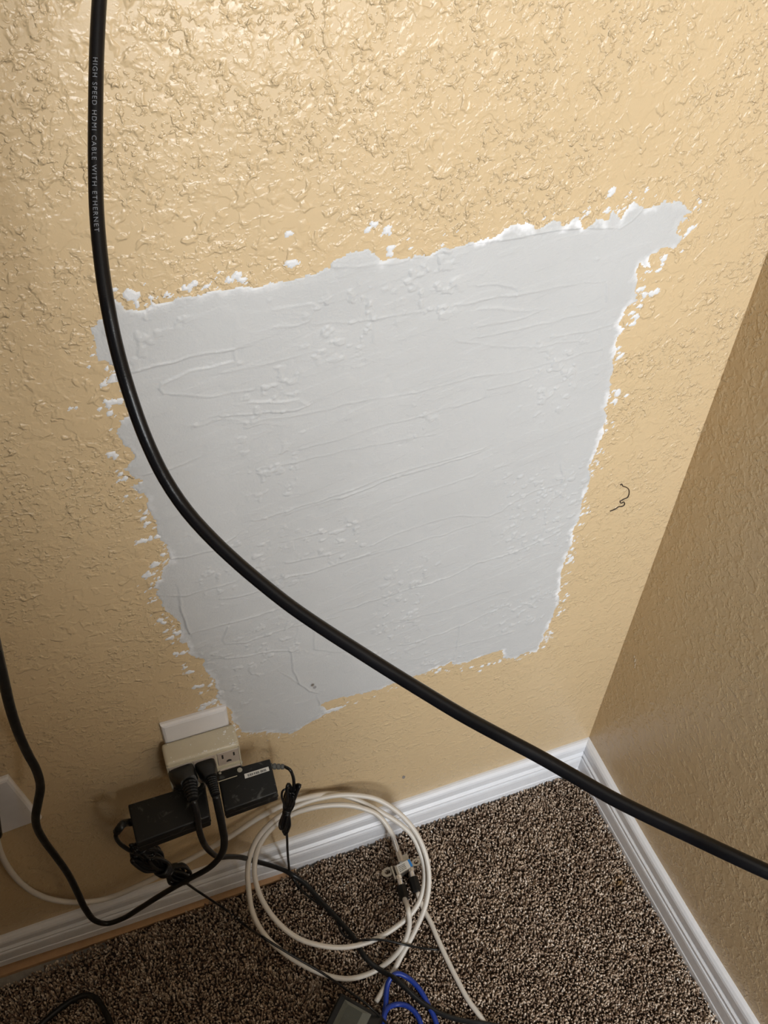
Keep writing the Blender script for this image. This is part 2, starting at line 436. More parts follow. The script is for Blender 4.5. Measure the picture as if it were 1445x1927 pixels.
# ------------------------------------------------------------------ drywall patch
OUT = [(215,563),(234,566),(241,585),(260,585),(280,576),(281,563),(296,569),(332,561),(358,559),(380,549),(403,545),(455,543),(482,535),(512,530),
(545,525),(580,519),(600,515),(622,507),(621,498),(627,486),(650,478),(687,469),(708,474),(725,491),(742,484),(794,481),(829,467),(870,459),(900,451),
(925,443),(938,442),(950,428),(968,421),(987,421),(1013,430),(1043,415),(1062,425),(1092,406),(1100,427),(1126,413),(1141,415),(1146,398),(1153,393),(1158,405),(1164,415),
(1172,397),(1182,384),(1194,376),(1213,389),(1228,387),(1255,374),(1270,380),(1288,378),(1305,397),(1288,408),(1307,412),(1290,416),(1277,419),(1273,438),(1287,449),
(1270,468),(1251,464),(1236,472),(1221,483),(1221,502),(1209,502),(1206,491),(1200,513),(1196,536),(1202,562),(1181,581),(1170,608),(1179,619),(1164,638),
(1156,664),(1155,687),(1149,717),(1145,747),(1141,785),(1136,815),(1122,850),(1112,881),(1106,919),(1093,957),(1091,978),(1077,999),(1079,1020),(1068,1040),
(1058,1071),(1056,1099),(1051,1137),(1034,1175),(1023,1203),(1010,1227),(992,1227),(968,1241),(945,1238),(944,1225),(913,1234),(885,1244),(854,1253),(847,1248),
(785,1272),(740,1288),(700,1301),(660,1310),(615,1322),(603,1327),(615,1336),(653,1325),(635,1337),(608,1348),(577,1365),(546,1382),(529,1379),(494,1379),(455,1380),(440,1360),
(428,1331),(408,1313),(401,1282),(387,1258),(380,1244),(354,1227),(350,1209),(338,1208),(338,1171),(326,1165),(314,1154),(307,1137),(300,1123),(286,1109),(290,1092),
(304,1088),(307,1071),(318,1054),(318,1040),(300,1012),(293,991),(283,963),(273,934),(247,917),(260,908),(234,882),(254,859),(234,833),(218,810),(228,790),(241,781),(236,764),
(226,735),(218,712),(224,703),(210,690),(200,680),(184,677),(179,654),(171,618),(192,600),(197,604),(210,590)]
RIDGES = [  # (traced trowel lines, height mm)
([(247,699),(293,686),(358,670),(441,655)],1.0),([(442,656),(443,677),(358,699),(302,719),(298,729),(307,740),(390,745),(472,735)],.5),
([(420,784),(488,776),(559,769),(579,761),(563,751),(468,756)],.7),([(270,893),(322,882),(377,859)],.6),([(475,979),(520,966),(600,943),(700,905),(745,890),(905,845)],.5),
([(323,1052),(404,1033),(442,1009)],.7),([(328,1120),(352,1120),(394,1107),(439,1094)],.8),([(338,1123),(342,1144),(352,1175),(357,1190)],1.3),([(357,1190),(387,1185),(421,1175),(477,1158),(515,1149)],.7),
([(428,1178),(420,1203),(425,1211),(460,1208),(501,1194),(546,1178),(632,1161)],.8),([(415,1126),(449,1123),(487,1109)],.5),([(425,1237),(463,1234),(511,1223),(546,1223),(553,1261),(563,1286),(581,1299),(594,1303)],.8),
([(495,1232),(525,1262),(560,1285)],.35),([(596,1308),(601,1326)],.7),([(532,1087),(581,1078),(643,1057),(695,1042)],.8),([(539,1057),(581,1050),(636,1038)],.5),([(532,1019),(612,1000)],.6),
([(750,897),(836,871),(902,850)],.6),([(640,935),(750,897)],.5),([(750,942),(819,919),(888,895)],.45),([(700,1025),(750,1002),(812,980),(864,971),(916,971),(944,961),(958,947),(1010,921),(1051,911)],.5),
([(750,1113),(812,1096),(861,1078),(899,1058),(944,1047),(1010,1020),(1048,1002)],.8),([(640,1150),(700,1130),(750,1113)],.6),([(1054,871),(1060,895),(1054,914)],.6),([(1027,962),(1025,985),(1020,1007)],.5),
([(750,1215),(802,1201),(871,1175),(933,1146)],.6),([(864,1175),(861,1213),(852,1248)],.5),([(900,536),(938,534),(975,545),(972,553)],.5),([(700,600),(800,585),(900,566),(994,549),(1089,532),(1141,529),(1141,566)],.5),
([(900,612),(975,598),(1024,583),(957,578),(900,581)],.45),([(900,634),(975,617),(1126,585)],.5),([(1043,634),(1126,617),(1172,604)],.5),([(1126,617),(1134,660),(1126,680)],.4),([(922,720),(918,732),(935,728),(994,712)],.5),
([(850,463),(900,458),(994,440),(1104,426),(1164,430),(1190,412),(1209,395)],1.0),([(518,618),(580,605),(597,578),(590,572),(510,582)],.4),([(595,612),(700,600)],.35),([(445,797),(560,780),(690,752),(692,745)],.4),
([(690,752),(780,738),(880,712),(1010,690),(1130,655)],.4),([(565,845),(640,825),(720,800),(905,750)],.4),([(560,960),(660,930),(760,890)],.4),([(420,700),(520,680),(600,660)],.3),([(745,1170),(830,1150),(960,1110)],.4),
([(590,1180),(592,1220),(640,1226),(700,1215)],.35),([(560,1178),(556,1222)],.35),([(640,1060),(750,1030),(900,985)],.35),([(690,560),(700,600),(702,640)],.35),([(742,565),(748,612)],.35),([(500,880),(640,850),(820,815)],.35),
([(780,1240),(860,1215),(960,1190)],.35),([(520,500),(621,505),(760,492),(850,470)],.4),([(240,1040),(300,1060)],.2),([(350,800),(420,790),(520,800)],.3),([(860,640),(960,655),(1100,640)],.3)]
SPECK = [(250,555,9),(243,552,7),(262,556,6),(550,497,8),(357,540,7),(365,534,5),(443,520,6),(452,527,5),(430,528,5),(545,440,4),(1155,360,6),(1148,367,4),(700,425,4),(690,432,4),(730,430,5),(728,436,6),(708,422,3),(735,468,6),(734,478,5),
(1250,484,7),(1240,508,4),(1246,498,3),(1205,545,6),(1215,555,5),(1225,552,5),(1237,548,6),(1205,576,4),(1195,598,6),(1188,610,5),(1192,588,4),(1168,672,5),(1171,668,4),(1160,740,6),(1156,755,6),(1163,735,4),(1178,745,4),(1296,432,5),(1302,428,4),(1290,440,4),
(205,760,6),(212,757,5),(222,756,6),(205,778,4),(185,770,3),(218,712,7),(197,722,4),(205,856,6),(212,860,5),(235,900,6),(224,905,4),(262,917,5),(128,770,3),(140,768,3),(270,975,4),(277,985,5),(272,990,3),(270,1018,5),(282,1015,6),(262,1020,4),
(296,1010,4),(291,1062,7),(278,1082,7),(283,1098,3),(300,1168,6),(308,1172,5),(312,1188,5),(322,1200,6),(333,1192,6),(335,1230,6),(348,1228,5),(345,1258,5),(355,1265,7),(342,1252,3),(370,1292,6),(382,1290,5),(376,1305,4),(395,1290,4),(390,1325,9),(402,1320,8),(380,1332,8),(410,1330,6),
(1095,968,4),(1104,965,3),(1090,988,3),(1098,986,3),(1079,1032,4),(1072,1052,5),(1066,1060,4),(1060,1130,4),(1066,1122,4),(1068,1118,3),(1053,1152,4),(1050,1158,3),(1062,1148,3),(1035,1192,3),(1030,1205,3),(1022,1218,3),
(905,1254,4),(918,1250,5),(930,1248,4),(940,1244,4),(828,1260,5),(822,1265,4),(888,1255,3),(870,1262,3),(905,1262,4)]
def patch():
    O = np.array([on_y(px, py)[[0, 2]] for px, py in OUT])
    g = 0.00105
    x0, x1 = O[:, 0].min()-0.045, O[:, 0].max()+0.03; z0, z1 = O[:, 1].min()-0.02, O[:, 1].max()+0.03
    xs = np.arange(x0, x1, g); zs = np.arange(z0, z1, g)
    X, Z = np.meshgrid(xs, zs); sh = X.shape
    Xw = X+0.0045*(fbm(X, Z, 90, 3, 70)-.5)*1.6; Zw = Z+0.0045*(fbm(X, Z, 90, 3, 90)-.5)*1.6
    Xw = Xw+0.0016*(fbm(X, Z, 380, 2, 170)-.5)*2; Zw = Zw+0.0016*(fbm(X, Z, 380, 2, 190)-.5)*2
    def segd(A, B, X, Z):
        d = B-A; t = np.clip(((X-A[0])*d[0]+(Z-A[1])*d[1])/(d@d+1e-12), 0, 1)
        return np.hypot(X-A[0]-t*d[0], Z-A[1]-t*d[1])
    D = np.full(sh, 9.0); ins = np.zeros(sh, bool)
    for i in range(len(O)):
        A = O[i]; B = O[(i+1) % len(O)]
        D = np.minimum(D, segd(A, B, Xw, Zw))
        cr = ((A[1] > Zw) != (B[1] > Zw)); xx = A[0]+(Zw-A[1])/(B[1]-A[1]+1e-12)*(B[0]-A[0])
        ins ^= cr & (Xw < xx)
    S = np.where(ins, D, -D)
    H = np.zeros(sh)
    for pl, a in RIDGES:
        W = np.array([on_y(px, py)[[0, 2]] for px, py in pl])
        lo = W.min(0)-0.03; hi = W.max(0)+0.03
        i0, i1 = np.searchsorted(zs, [lo[1], hi[1]]); j0, j1 = np.searchsorted(xs, [lo[0], hi[0]])
        xx = X[i0:i1, j0:j1]; zz = Z[i0:i1, j0:j1]
        xx = xx+0.003*(vnoise(xx, zz, 70, 301)-.5); zz = zz+0.003*(vnoise(xx, zz, 70, 303)-.5)
        d = np.full(xx.shape, 9.0); side = np.zeros(xx.shape)
        for A, B in zip(W[:-1], W[1:]):
            dd = segd(A, B, xx, zz); s = np.sign((B[0]-A[0])*(zz-A[1])-(B[1]-A[1])*(xx-A[0]))
            side = np.where(dd < d, s, side); d = np.minimum(d, dd)
        mod = 0.45+0.9*vnoise(xx, zz, 45, 305)
        H[i0:i1, j0:j1] += a*0.0011*mod*np.exp(-(d/0.0011)**2)+a*0.0004*side*np.exp(-d/0.012)*mod
    # small blisters, drags and pits
    n1 = fbm(X, Z, 130, 3, 400); rough = sstep(0.50, 0.72, fbm(X, Z, 14, 2, 420))
    H += 0.0009*sstep(0.63, 0.72, n1)*rough+0.0005*(fbm(X, Z, 50, 3, 440)-.5)
    H += 0.0002*sstep(0.60, 0.66, vnoise(X*0.25+Z*0.06, Z-X*0.22, 110, 460))
    for _ in range(70):
        cx = rng.uniform(x0, x1); cz = rng.uniform(z0, z1); rr = rng.uniform(0.0012, 0.003)
        i0, i1 = np.searchsorted(zs, [cz-.012, cz+.012]); j0, j1 = np.searchsorted(xs, [cx-.012, cx+.012])
        xx = X[i0:i1, j0:j1]-cx; zz = Z[i0:i1, j0:j1]-cz
        H[i0:i1, j0:j1] += rng.choice([0.0006, 0.0008, -0.0006])*np.exp(-(np.hypot(xx, zz*rng.uniform(.7, 1.8))/rr)**2)
    base = 0.00025+0.0005*sstep(0, 0.012, S)+0.0002*sstep(.5, .6, fbm(X, Z, 200, 2, 480))*sstep(.010, 0, S)
    # flecks
    fl = np.zeros(sh, bool)
    for px, py, r in SPECK:
        c = on_y(px, py)[[0, 2]]; r = r*0.00058
        i0, i1 = np.searchsorted(zs, [c[1]-.012, c[1]+.012]); j0, j1 = np.searchsorted(xs, [c[0]-.012, c[0]+.012])
        xx = Xw[i0:i1, j0:j1]-c[0]; zz = Z[i0:i1, j0:j1]-c[1]
        rr = np.hypot(xx, zz*1.15)*(0.55+1.1*vnoise(X[i0:i1, j0:j1], Z[i0:i1, j0:j1], 420, 500))
        fl[i0:i1, j0:j1] |= rr < r
    near = (S < -0.0008) & (S > -0.016)
    busy = sstep(-0.02, 0.0, S)*(0.35+0.65*((X < -0.50) | (X > -0.22)))
    fl |= near & (fbm(X*0.8, Z*1.2, 330, 2, 520) > 0.92-0.22*busy*sstep(.4, .6, fbm(X, Z, 60, 2, 530)))
    main = S > 0
    cellm = main[:-1, :-1] & main[1:, :-1] & main[:-1, 1:] & main[1:, 1:]
    cellf = (fl[:-1, :-1] | fl[1:, 1:]) & ~cellm
    res = []
    for nm, cm in (('drywall_patch', cellm), ('plaster_fleck', cellf)):
        vin = np.zeros(sh, bool); cnt = np.zeros(sh, int)
        for a, b in ((slice(0, -1), slice(0, -1)), (slice(1, None), slice(0, -1)), (slice(0, -1), slice(1, None)), (slice(1, None), slice(1, None))):
            vin[a, b] |= cm; cnt[a, b] += cm
        full = cnt == 4
        hh = np.where(full, base+H if nm == 'drywall_patch' else 0.0009+0*H, 0.00004)
        hh = np.maximum(hh, 0.00004)
        idx = -np.ones(sh, int); idx[vin] = np.arange(vin.sum())
        V = np.stack([X[vin], -hh[vin], Z[vin]], 1)
        i, j = np.nonzero(cm)
        Q = np.stack([idx[i, j], idx[i, j+1], idx[i+1, j+1], idx[i+1, j]], 1)
        o = mesh_np(nm, V, Q, M_MUD)
        e = (sstep(0.008, 0.0005, S+0.006*(fbm(X, Z, 120, 3, 600)-.5)) * (0.12+0.88*sstep(.40, .62, fbm(X, Z, 40, 2, 620)))*(0.45+0.55*sstep(-.45, -.30, X)))[vin][:, None]
        if nm == 'plaster_fleck': e = np.clip(e*0+0.62, 0, 1)
        tone = (0.97+0.06*fbm(X, Z, 18, 3, 640))[vin][:, None]
        c = (np.array([[0.50, 0.50, 0.495]])*(1-e)+np.array([[0.78, 0.78, 0.79]])*e)*tone
        C = np.ones((len(V), 4)); C[:, :3] = c
        at = o.data.color_attributes.new('mud', 'FLOAT_COLOR', 'POINT'); at.data.foreach_set('color', C.astype(np.float32).ravel())
        res.append(o)
    tag(res[0], 'large ragged grey joint compound patch trowelled over the tan textured wall', 'wall patch')
    put(res[1], res[0]); res[1]['kind'] = 'stuff'; res[1]['label'] = 'white specks of compound around the patch edge'
patch()

# ------------------------------------------------------------------ wall plate and multi-outlet tap
def plate(name, P0, ax, az, wd, ht, th, m, label, cat):
    """bevelled cover plate, P0 = lower left back corner"""
    bm = bmesh.new(); b = 0.004
    rings = [(0, 0.0), (0, th*0.45), (b*0.35, th*0.85), (b, th)]
    vs = []
    for ins, d in rings:
        vs.append([bm.verts.new((x, -d, z)) for x, z in ((ins, ins), (wd-ins, ins), (wd-ins, ht-ins), (ins, ht-ins))])
    for a, c in zip(vs[:-1], vs[1:]):
        for k in range(4): bm.faces.new((a[k], a[(k+1) % 4], c[(k+1) % 4], c[k]))
    bm.faces.new(vs[-1]); bm.faces.new(vs[0][::-1])
    bmesh.ops.transform(bm, matrix=frame_mtx(P0, ax, (0, 1, 0), az), verts=bm.verts[:])
    o = bmobj(name, bm, m); 
    return tag(o, label, cat)
pl = plate('outlet_cover_plate', (-0.6515, -0.0002, 0.366), (1, 0, 0), (0, 0, 1), 0.0775, 0.118, 0.0065, M_WHITE,
      'white cover plate showing above the beige outlet tap', 'wall plate')
# small screw/notch mark at its top right
bm = bmesh.new(); bmesh.ops.create_circle(bm, cap_ends=True, radius=0.0028, segments=12, matrix=Matrix.Translation((-0.584, -0.00675, 0.4745)) @ Matrix.Rotation(math.pi/2, 4, 'X'))
bmesh.ops.scale(bm, vec=(0.8, 1, 1), verts=bm.verts)
o = bmobj('screw_recess', mat_bm if False else bm, mat('grey_recess', (0.28, 0.27, 0.27), 0.6, var=(200, .1))); put(o, pl)

TX0, TX1, TYF, TZ1, TZ0 = -0.656, -0.5695, -0.0365, 0.4505, 0.372
tap = tag(empty('outlet_tap', (TX0, 0, TZ0)), 'beige six-outlet wall tap dusted with plaster, plugged over the white plate', 'outlet tap')
bmobj('body', box_bm(TX0, TX1, TYF, -0.0068, TZ0, TZ1), M_BEIGE, tap, True, bevel=0.0045, seg=3)
# raised rim and recessed receptacle faces, three in the top row, three below
def receptacle(cx, cz):
    y = TYF-0.0004
    f = bmobj('receptacle', box_bm(cx-0.0130, cx+0.0130, y-0.0006, y+0.002, cz-0.0135, cz+0.0135), M_BEIGE2, tap, False, bevel=0.0006, seg=1)
    s = bmesh.new()
    box_bm(cx-0.0078, cx-0.0058, y-0.0009, y+0.001, cz+0.0005, cz+0.0085, None, s)
    box_bm(cx+0.0058, cx+0.0078, y-0.0009, y+0.001, cz+0.0010, cz+0.0080, None, s)
    n = 10; vs = []
    for d in (y-0.0009, y+0.001):
        vs.append([s.verts.new((cx+0.0032*math.cos(a), d, cz-0.0088+0.0042*math.sin(a))) for a in np.linspace(0, math.pi, n)])
    s.faces.new(vs[0]); s.faces.new(vs[1][::-1])
    for k in range(n): s.faces.new((vs[0][k], vs[0][(k+1) % n], vs[1][(k+1) % n], vs[1][k]))
    o = bmobj('slots', s, M_DARK); o.parent = f; o.matrix_parent_inverse = f.matrix_world.inverted()
    o.matrix_parent_inverse = Matrix.Identity(4) if False else o.matrix_parent_inverse
    return f
def fix_child(o, p):       # sub-part of a part that itself sits under a moved Empty
    o.parent = p; o.matrix_parent_inverse = Matrix.Identity(4)
for f_ in [receptacle(cx, cz) for cz in (0.4295, 0.392) for cx in (-0.6405, -0.6125, -0.5845)]:
    for c in f_.children: fix_child(c, f_)
rim = bmesh.new()
for (x0, x1, z0, z1) in ((TX0+0.0015, TX1-0.0015, 0.4440, 0.4455), (TX0+0.0015, TX1-0.0015, 0.4105, 0.4122), (TX0+0.0005, TX0+0.002, 0.376, 0.4455), (TX1-0.002, TX1-0.0005, 0.376, 0.4455)):
    box_bm(x0, x1, TYF-0.0011, TYF+0.001, z0, z1, None, rim)
bmobj('rim', rim, M_BEIGE, tap)
# plaster crumbs smeared on the tap
crumb = bmesh.new()
for _ in range(46):
    x = rng.uniform(TX0+.004, TX1-.003)
    if rng.random() < .55: x = TX1-abs(rng.normal(0, .012))-.002
    y = rng.uniform(TYF+.001, -.01)
    if rng.random() < .5: y = TYF+rng.random()*0.004
    s = rng.uniform(.0003, .0009)
    bmesh.ops.create_icosphere(crumb, subdivisions=1, radius=s, matrix=Matrix.Translation((x, y, TZ1+s*.15)) @ Matrix.Diagonal((rng.uniform(.7, 2), rng.uniform(.7, 1.5), .45, 1)))
o = bmobj('plaster_dust', crumb, M_CRUMB, tap); o['kind'] = 'stuff'

# loose wall plate at the left edge (tilted)
TR = on_y(16, 1462, -0.004); BR = on_y(79, 1540, -0.004)
uz = (TR-BR); hgt = np.linalg.norm(uz); uz = uz/hgt; ux = np.array([uz[2], 0, -uz[0]])
print('left plate h', hgt, 'tilt', math.degrees(math.atan2(uz[0], uz[2])))
pb = BR-ux*0.075; pb[1] = -0.0002
lp = plate('coax_wall_plate', pb, ux, uz, 0.075, hgt, 0.0065, M_WHITE, 'white wall plate at the left edge with the white coax cable coming out', 'wall plate')

# ------------------------------------------------------------------ power adapters
def adapter(name, corners, z, th, label, m=M_ADAPT, bev=0.0022):
    """corners: back-left, back-right, front-right, front-left of the upper face"""
    C = [np.array(c, float) for c in corners]
    loc = (C[0]+C[1]+C[2]+C[3])/4; e = tag(empty(name, (loc[0], loc[1], z-th)), label, 'power adapter')
    bm = bmesh.new(); vs = []
    for dz, k in ((-th, 0.985), (0, 1.0)):
        vs.append([bm.verts.new(tuple(loc[:2]+(c[:2]-loc[:2])*k)+(z+dz,)) for c in C])
    for k in range(4): bm.faces.new((vs[0][k], vs[0][(k+1) % 4], vs[1][(k+1) % 4], vs[1][k]))
    bm.faces.new(vs[1]); bm.faces.new(vs[0][::-1])
    bmobj('housing', bm, m, e, True, bevel=bev, seg=3)
    # seam around the middle
    bm = bmesh.new(); vs = []
    for dz in (-th*0.52, -th*0.47):
        vs.append([bm.verts.new(tuple(loc[:2]+(c[:2]-loc[:2])*1.004)+(z+dz,)) for c in C])
    for k in range(4): bm.faces.new((vs[0][k], vs[0][(k+1) % 4], vs[1][(k+1) % 4], vs[1][k]))
    bm.faces.new(vs[1]); bm.faces.new(vs[0][::-1])
    bmobj('seam', bm, M_DARK, e)
    return e
AZ = 0.404
ad2c = [on_z(407, 1448, AZ), on_z(508, 1427, AZ), on_z(523, 1490, AZ), on_z(422, 1527, AZ)]
for c in ad2c[:2]: c[1] = min(c[1], -0.0385)
ad2 = adapter('power_adapter', ad2c, AZ, 0.021, 'smaller black power adapter with a white barcode sticker, at the tap')
AZ1 = 0.402
ad1c = [on_z(240, 1514, AZ1), on_z(384, 1470, AZ1), on_z(395, 1536, AZ1), on_z(256, 1588, AZ1)]
ad1 = adapter('power_adapter', ad1c, AZ1, 0.024, 'larger black power adapter scuffed with dust, below the two black plugs')
print('adapters', [c.round(3) for c in ad1c], [c.round(3) for c in ad2c])
# raised plug end, line and studs on the small one
def quad_on(e, name, px, z, m, th=0.0004):
    P = [on_z(*p, z) for p in px]; bm = bmesh.new()
    a = [bm.verts.new(tuple(p)) for p in P]; b = [bm.verts.new((p[0], p[1], p[2]-th)) for p in P]
    bm.faces.new(a); bm.faces.new(b[::-1])
    for k in range(4): bm.faces.new((b[k], b[(k+1) % 4], a[(k+1) % 4], a[k]))
    o = bmobj(name, bm, m); put(o, e); return o
stk = quad_on(ad2, 'barcode_sticker', [(459.5, 1456.5), (505, 1442.5), (507, 1450), (461, 1465)], AZ+0.0005, M_LABEL)
A0 = on_z(465, 1457.5, AZ+0.0008); A1 = on_z(501, 1446.3, AZ+0.0008); Bv = on_z(466.2, 1461.8, AZ+0.0008)-A0
bars = bmesh.new(); u = 0.02
while u < 0.97:
    w_ = rng.uniform(0.008, 0.035); p = A0+(A1-A0)*u; q = A0+(A1-A0)*min(1, u+w_)
    if not (0.30 < u < 0.34 or 0.62 < u < 0.66):
        vs = [bars.verts.new(tuple(v)) for v in (p, q, q+Bv, p+Bv)]; bars.faces.new(vs)
    u += w_+rng.uniform(0.012, 0.03)
o = bmobj('barcode', bars, M_INK); o.parent = stk; o.matrix_parent_inverse = Matrix.Identity(4)
quad_on(ad2, 'moulded_line', [(409, 1471), (446, 1459), (446.3, 1460.2), (409.3, 1472.2)], AZ+0.0003, M_BEIGE)
def stud(e, px, py, z, r, m):
    bm = bmesh.new(); P = on_z(px, py, z)
    bmesh.ops.create_cone(bm, cap_ends=True, segments=14, radius1=r, radius2=r*0.8, depth=0.0016, matrix=Matrix.Translation(tuple(P)))
    o = bmobj('stud', bm, m, e, False); return o
M_STUD = mat('dusty_stud', (0.40, 0.37, 0.30), 0.6, var=(300, .2))
stud(ad2, 451, 1449, AZ, 0.0036, M_STUD); stud(ad2, 414, 1455, AZ, 0.0018, M_STUD); stud(ad2, 454, 1434, AZ+.002, 0.0016, M_STUD)
stud(ad1, 371, 1476, AZ1, 0.0042, M_STUD)
# foot of each adapter that reaches back to the tap's lower receptacles
bmobj('plug_block', box_bm(-0.600, -0.572, -0.046, -0.0375, 0.384, 0.4035), M_BLK, ad2, bevel=0.001, seg=1)
bmobj('plug_block', box_bm(-0.653, -0.627, -0.060, -0.0375, 0.382, 0.4015), M_BLK, ad1, bevel=0.001, seg=1)

# ------------------------------------------------------------------ mains cords
def plug(e, base, tipdir, wdt, hgt_, ln, taper, m):
    """moulded plug body from base point (at receptacle) along tipdir"""
    base = np.array(base); d = np.array(tipdir); d = d/np.linalg.norm(d)
    t = [0, 0.03, 0.12, 0.5, 0.8, 1.0]; ws = [0.92, 1.0, 1.0, 0.9, 0.68, taper]
    P = np.array([base+d*ln*k for k in t]); wa = np.array(ws)*wdt/2; ha = np.array(ws)*hgt_/2
    T, N_, B = frames(P, (0, 0, 1)); V = []; n = 16
    for p, nn, bb, a, h in zip(P, N_, B, wa, ha):
        for k in range(n):
            an = 2*math.pi*k/n; c, s = math.cos(an), math.sin(an)
            c = math.copysign(abs(c)**.45, c); s = math.copysign(abs(s)**.45, s)
            V.append(p+nn*c*h+bb*s*a)
    Fc = [(i*n+k, i*n+(k+1) % n, (i+1)*n+(k+1) % n, (i+1)*n+k) for i in range(len(t)-1) for k in range(n)]
    Fc += [tuple(range(n-1, -1, -1)), tuple((len(t)-1)*n+k for k in range(n))]
    o = mesh('plug', V, Fc, m, None, True); put(o, e)
    try: o.data.set_sharp_from_angle(angle=0.7)
    except Exception: pass
    return o
def W(px, py, y): return on_y(px, py, y)
FZ = 0.0125
# cord A: left plug, runs down and right over the carpet
sA = np.array([-0.6405, -0.0385, 0.4275])
pA1 = on_y(357, 1474, -0.066); pA2 = on_y(364, 1506, -0.088)
cordA = tag(empty('mains_cable', tuple(pA1)), 'flat black mains cable from the leftmost plug, crossing the white coil rightwards', 'power cord')
plug(cordA, sA, pA1-sA, 0.030, 0.024, np.linalg.norm(pA1-sA), 0.62, M_BLK2)
ribbed('strain_relief', pA1, pA2, 0.0088, 0.0062, M_BLK2, cordA, 6)
ptsA = [pA2, W(370, 1530, -.095), W(375, 1562, -.09), W(383, 1586, -.085), W(396, 1603, -.075), W(412, 1613, -.066), W(430, 1612, -.058), W(452, 1613, -.05),
        W(482, 1621, -.042), W(520, 1632, -.034), W(548, 1645, -.03)]
ptsA += [on_z(px, py, FZ+dz) for px, py, dz in ((575, 1664, .008), (600, 1692, .004), (640, 1735, .004), (662, 1760, .006), (676, 1785, .012), (692, 1807, .012), (718, 1827, .008),
         (745, 1843, .016), (766, 1862, .014), (792, 1885, .008), (830, 1908, .004), (872, 1921, .004), (925, 1929, .006), (1000, 1950, .004), (1060, 2000, .004))]
o = tube('cord', ptsA, 0.0024, M_BLK2, cordA, rb=0.0038, seg=12, flat=(0.0, -0.75, 0.65))
# cord B: right plug, loops below and climbs at the left edge
sB = np.array([-0.6125, -0.0385, 0.4275])
pB1 = on_y(397, 1466, -0.064); pB2 = on_y(406, 1497, -0.086)
cordB = tag(empty('mains_cable', tuple(pB1)), 'black mains cable from the second plug, rising out at the left edge', 'power cord')
plug(cordB, sB, pB1-sB, 0.024, 0.022, np.linalg.norm(pB1-sB), 0.60, M_BLK2)
ribbed('strain_relief', pB1, pB2, 0.0068, 0.0052, M_BLK2, cordB, 8)
ptsB = [pB2, W(413, 1530, -.094), W(418, 1555, -.096), W(422, 1580, -.096), W(420, 1600, -.096), W(411, 1616, -.094), W(392, 1634, -.09), W(350, 1657, -.08), W(300, 1686, -.066),
        W(262, 1710, -.055), W(230, 1729, -.048), W(202, 1738, -.044), W(180, 1733, -.042), W(161, 1711, -.042), W(146, 1680, -.044), W(130, 1648, -.046), W(106, 1613, -.05), W(85, 1585, -.054),
        W(70, 1558, -.06), W(67, 1538, -.064), W(72, 1508, -.07), W(76, 1480, -.076), W(68, 1448, -.084), W(52, 1418, -.09), W(35, 1380, -.10), W(20, 1335, -.11), W(8, 1285, -.125), W(-3, 1240, -.14),
        W(-25, 1150, -.17), W(-70, 1000, -.22)]
o = tube('cord', ptsB, 0.0034, M_BLK2, cordB, rb=0.0046, seg=12, up=(0, -1, 0))

zt = on_y(640, 1492, -0.0135); zb = on_z(650, 1842, 0.0165)
kk = (zt[1]-zb[1])/(zt[2]-zb[2]); pn = np.array([0, 1.0, -kk]); pc = pn@zb    # leaning plane of the coil
print('coil', zt.round(3), zb.round(3))
def Cc(px, py, o=0.0):
    n = pn/np.linalg.norm(pn); P = on_plane(px, py, n, pc/np.linalg.norm(pn)-o)
    P[2] = max(P[2], 0.0155+max(0, o)); 
    return P

# ------------------------------------------------------------------ tied bundles of thin lead
def bundle(P1, P2, wd, n, r, seed, nrm, tie, m, e, tie_m=None, turns=3):
    rg = np.random.default_rng(seed); P1 = np.array(P1); P2 = np.array(P2); ax = P2-P1; L_ = np.linalg.norm(ax); ax /= L_
    nn = np.array(nrm, float); nn -= ax*(nn@ax); nn /= np.linalg.norm(nn); side = np.cross(ax, nn)
    geo = []
    for k in range(n):
        s0 = P1+ax*rg.uniform(-.05, .16)*L_; s1 = P2+ax*rg.uniform(-.16, .05)*L_; off = nn*rg.uniform(-1, 1)*wd*0.42; so = rg.uniform(-.42, .42)*wd
        pts = []
        wk = rg.uniform(.2, 1.0)
        for a in np.linspace(0, 2*np.pi, 17)[:-1]:
            t = 0.5-0.5*math.cos(a); pin = 0.35+0.65*min(1, abs(t-tie)*3.0)
            pts.append(s0+(s1-s0)*t+side*(math.sin(a)*wd*0.5*wk*pin+so*pin*(1.3-wk))+off*(0.45+0.55*abs(math.sin(a*0.5+k)))*pin)
        pts.append(pts[0]+nn*r)
        geo.append(tube_geo(spline(pts, 0.004), r, None, 7))
    V, Fc = join_geo(geo); o = mesh('lead_bundle', V, Fc, m); put(o, e)
    # wrap
    c = P1+ax*L_*tie; pts = []
    for a in np.linspace(0, turns*2*np.pi, turns*14):
        q = a/(turns*2*np.pi)-.5
        pts.append(c+ax*q*0.011+side*math.cos(a)*(wd*0.30)+nn*math.sin(a)*(wd*0.33))
    o2 = tube('tie', pts, r*1.05, tie_m or m, e, seg=7, step=0.003)
    return o
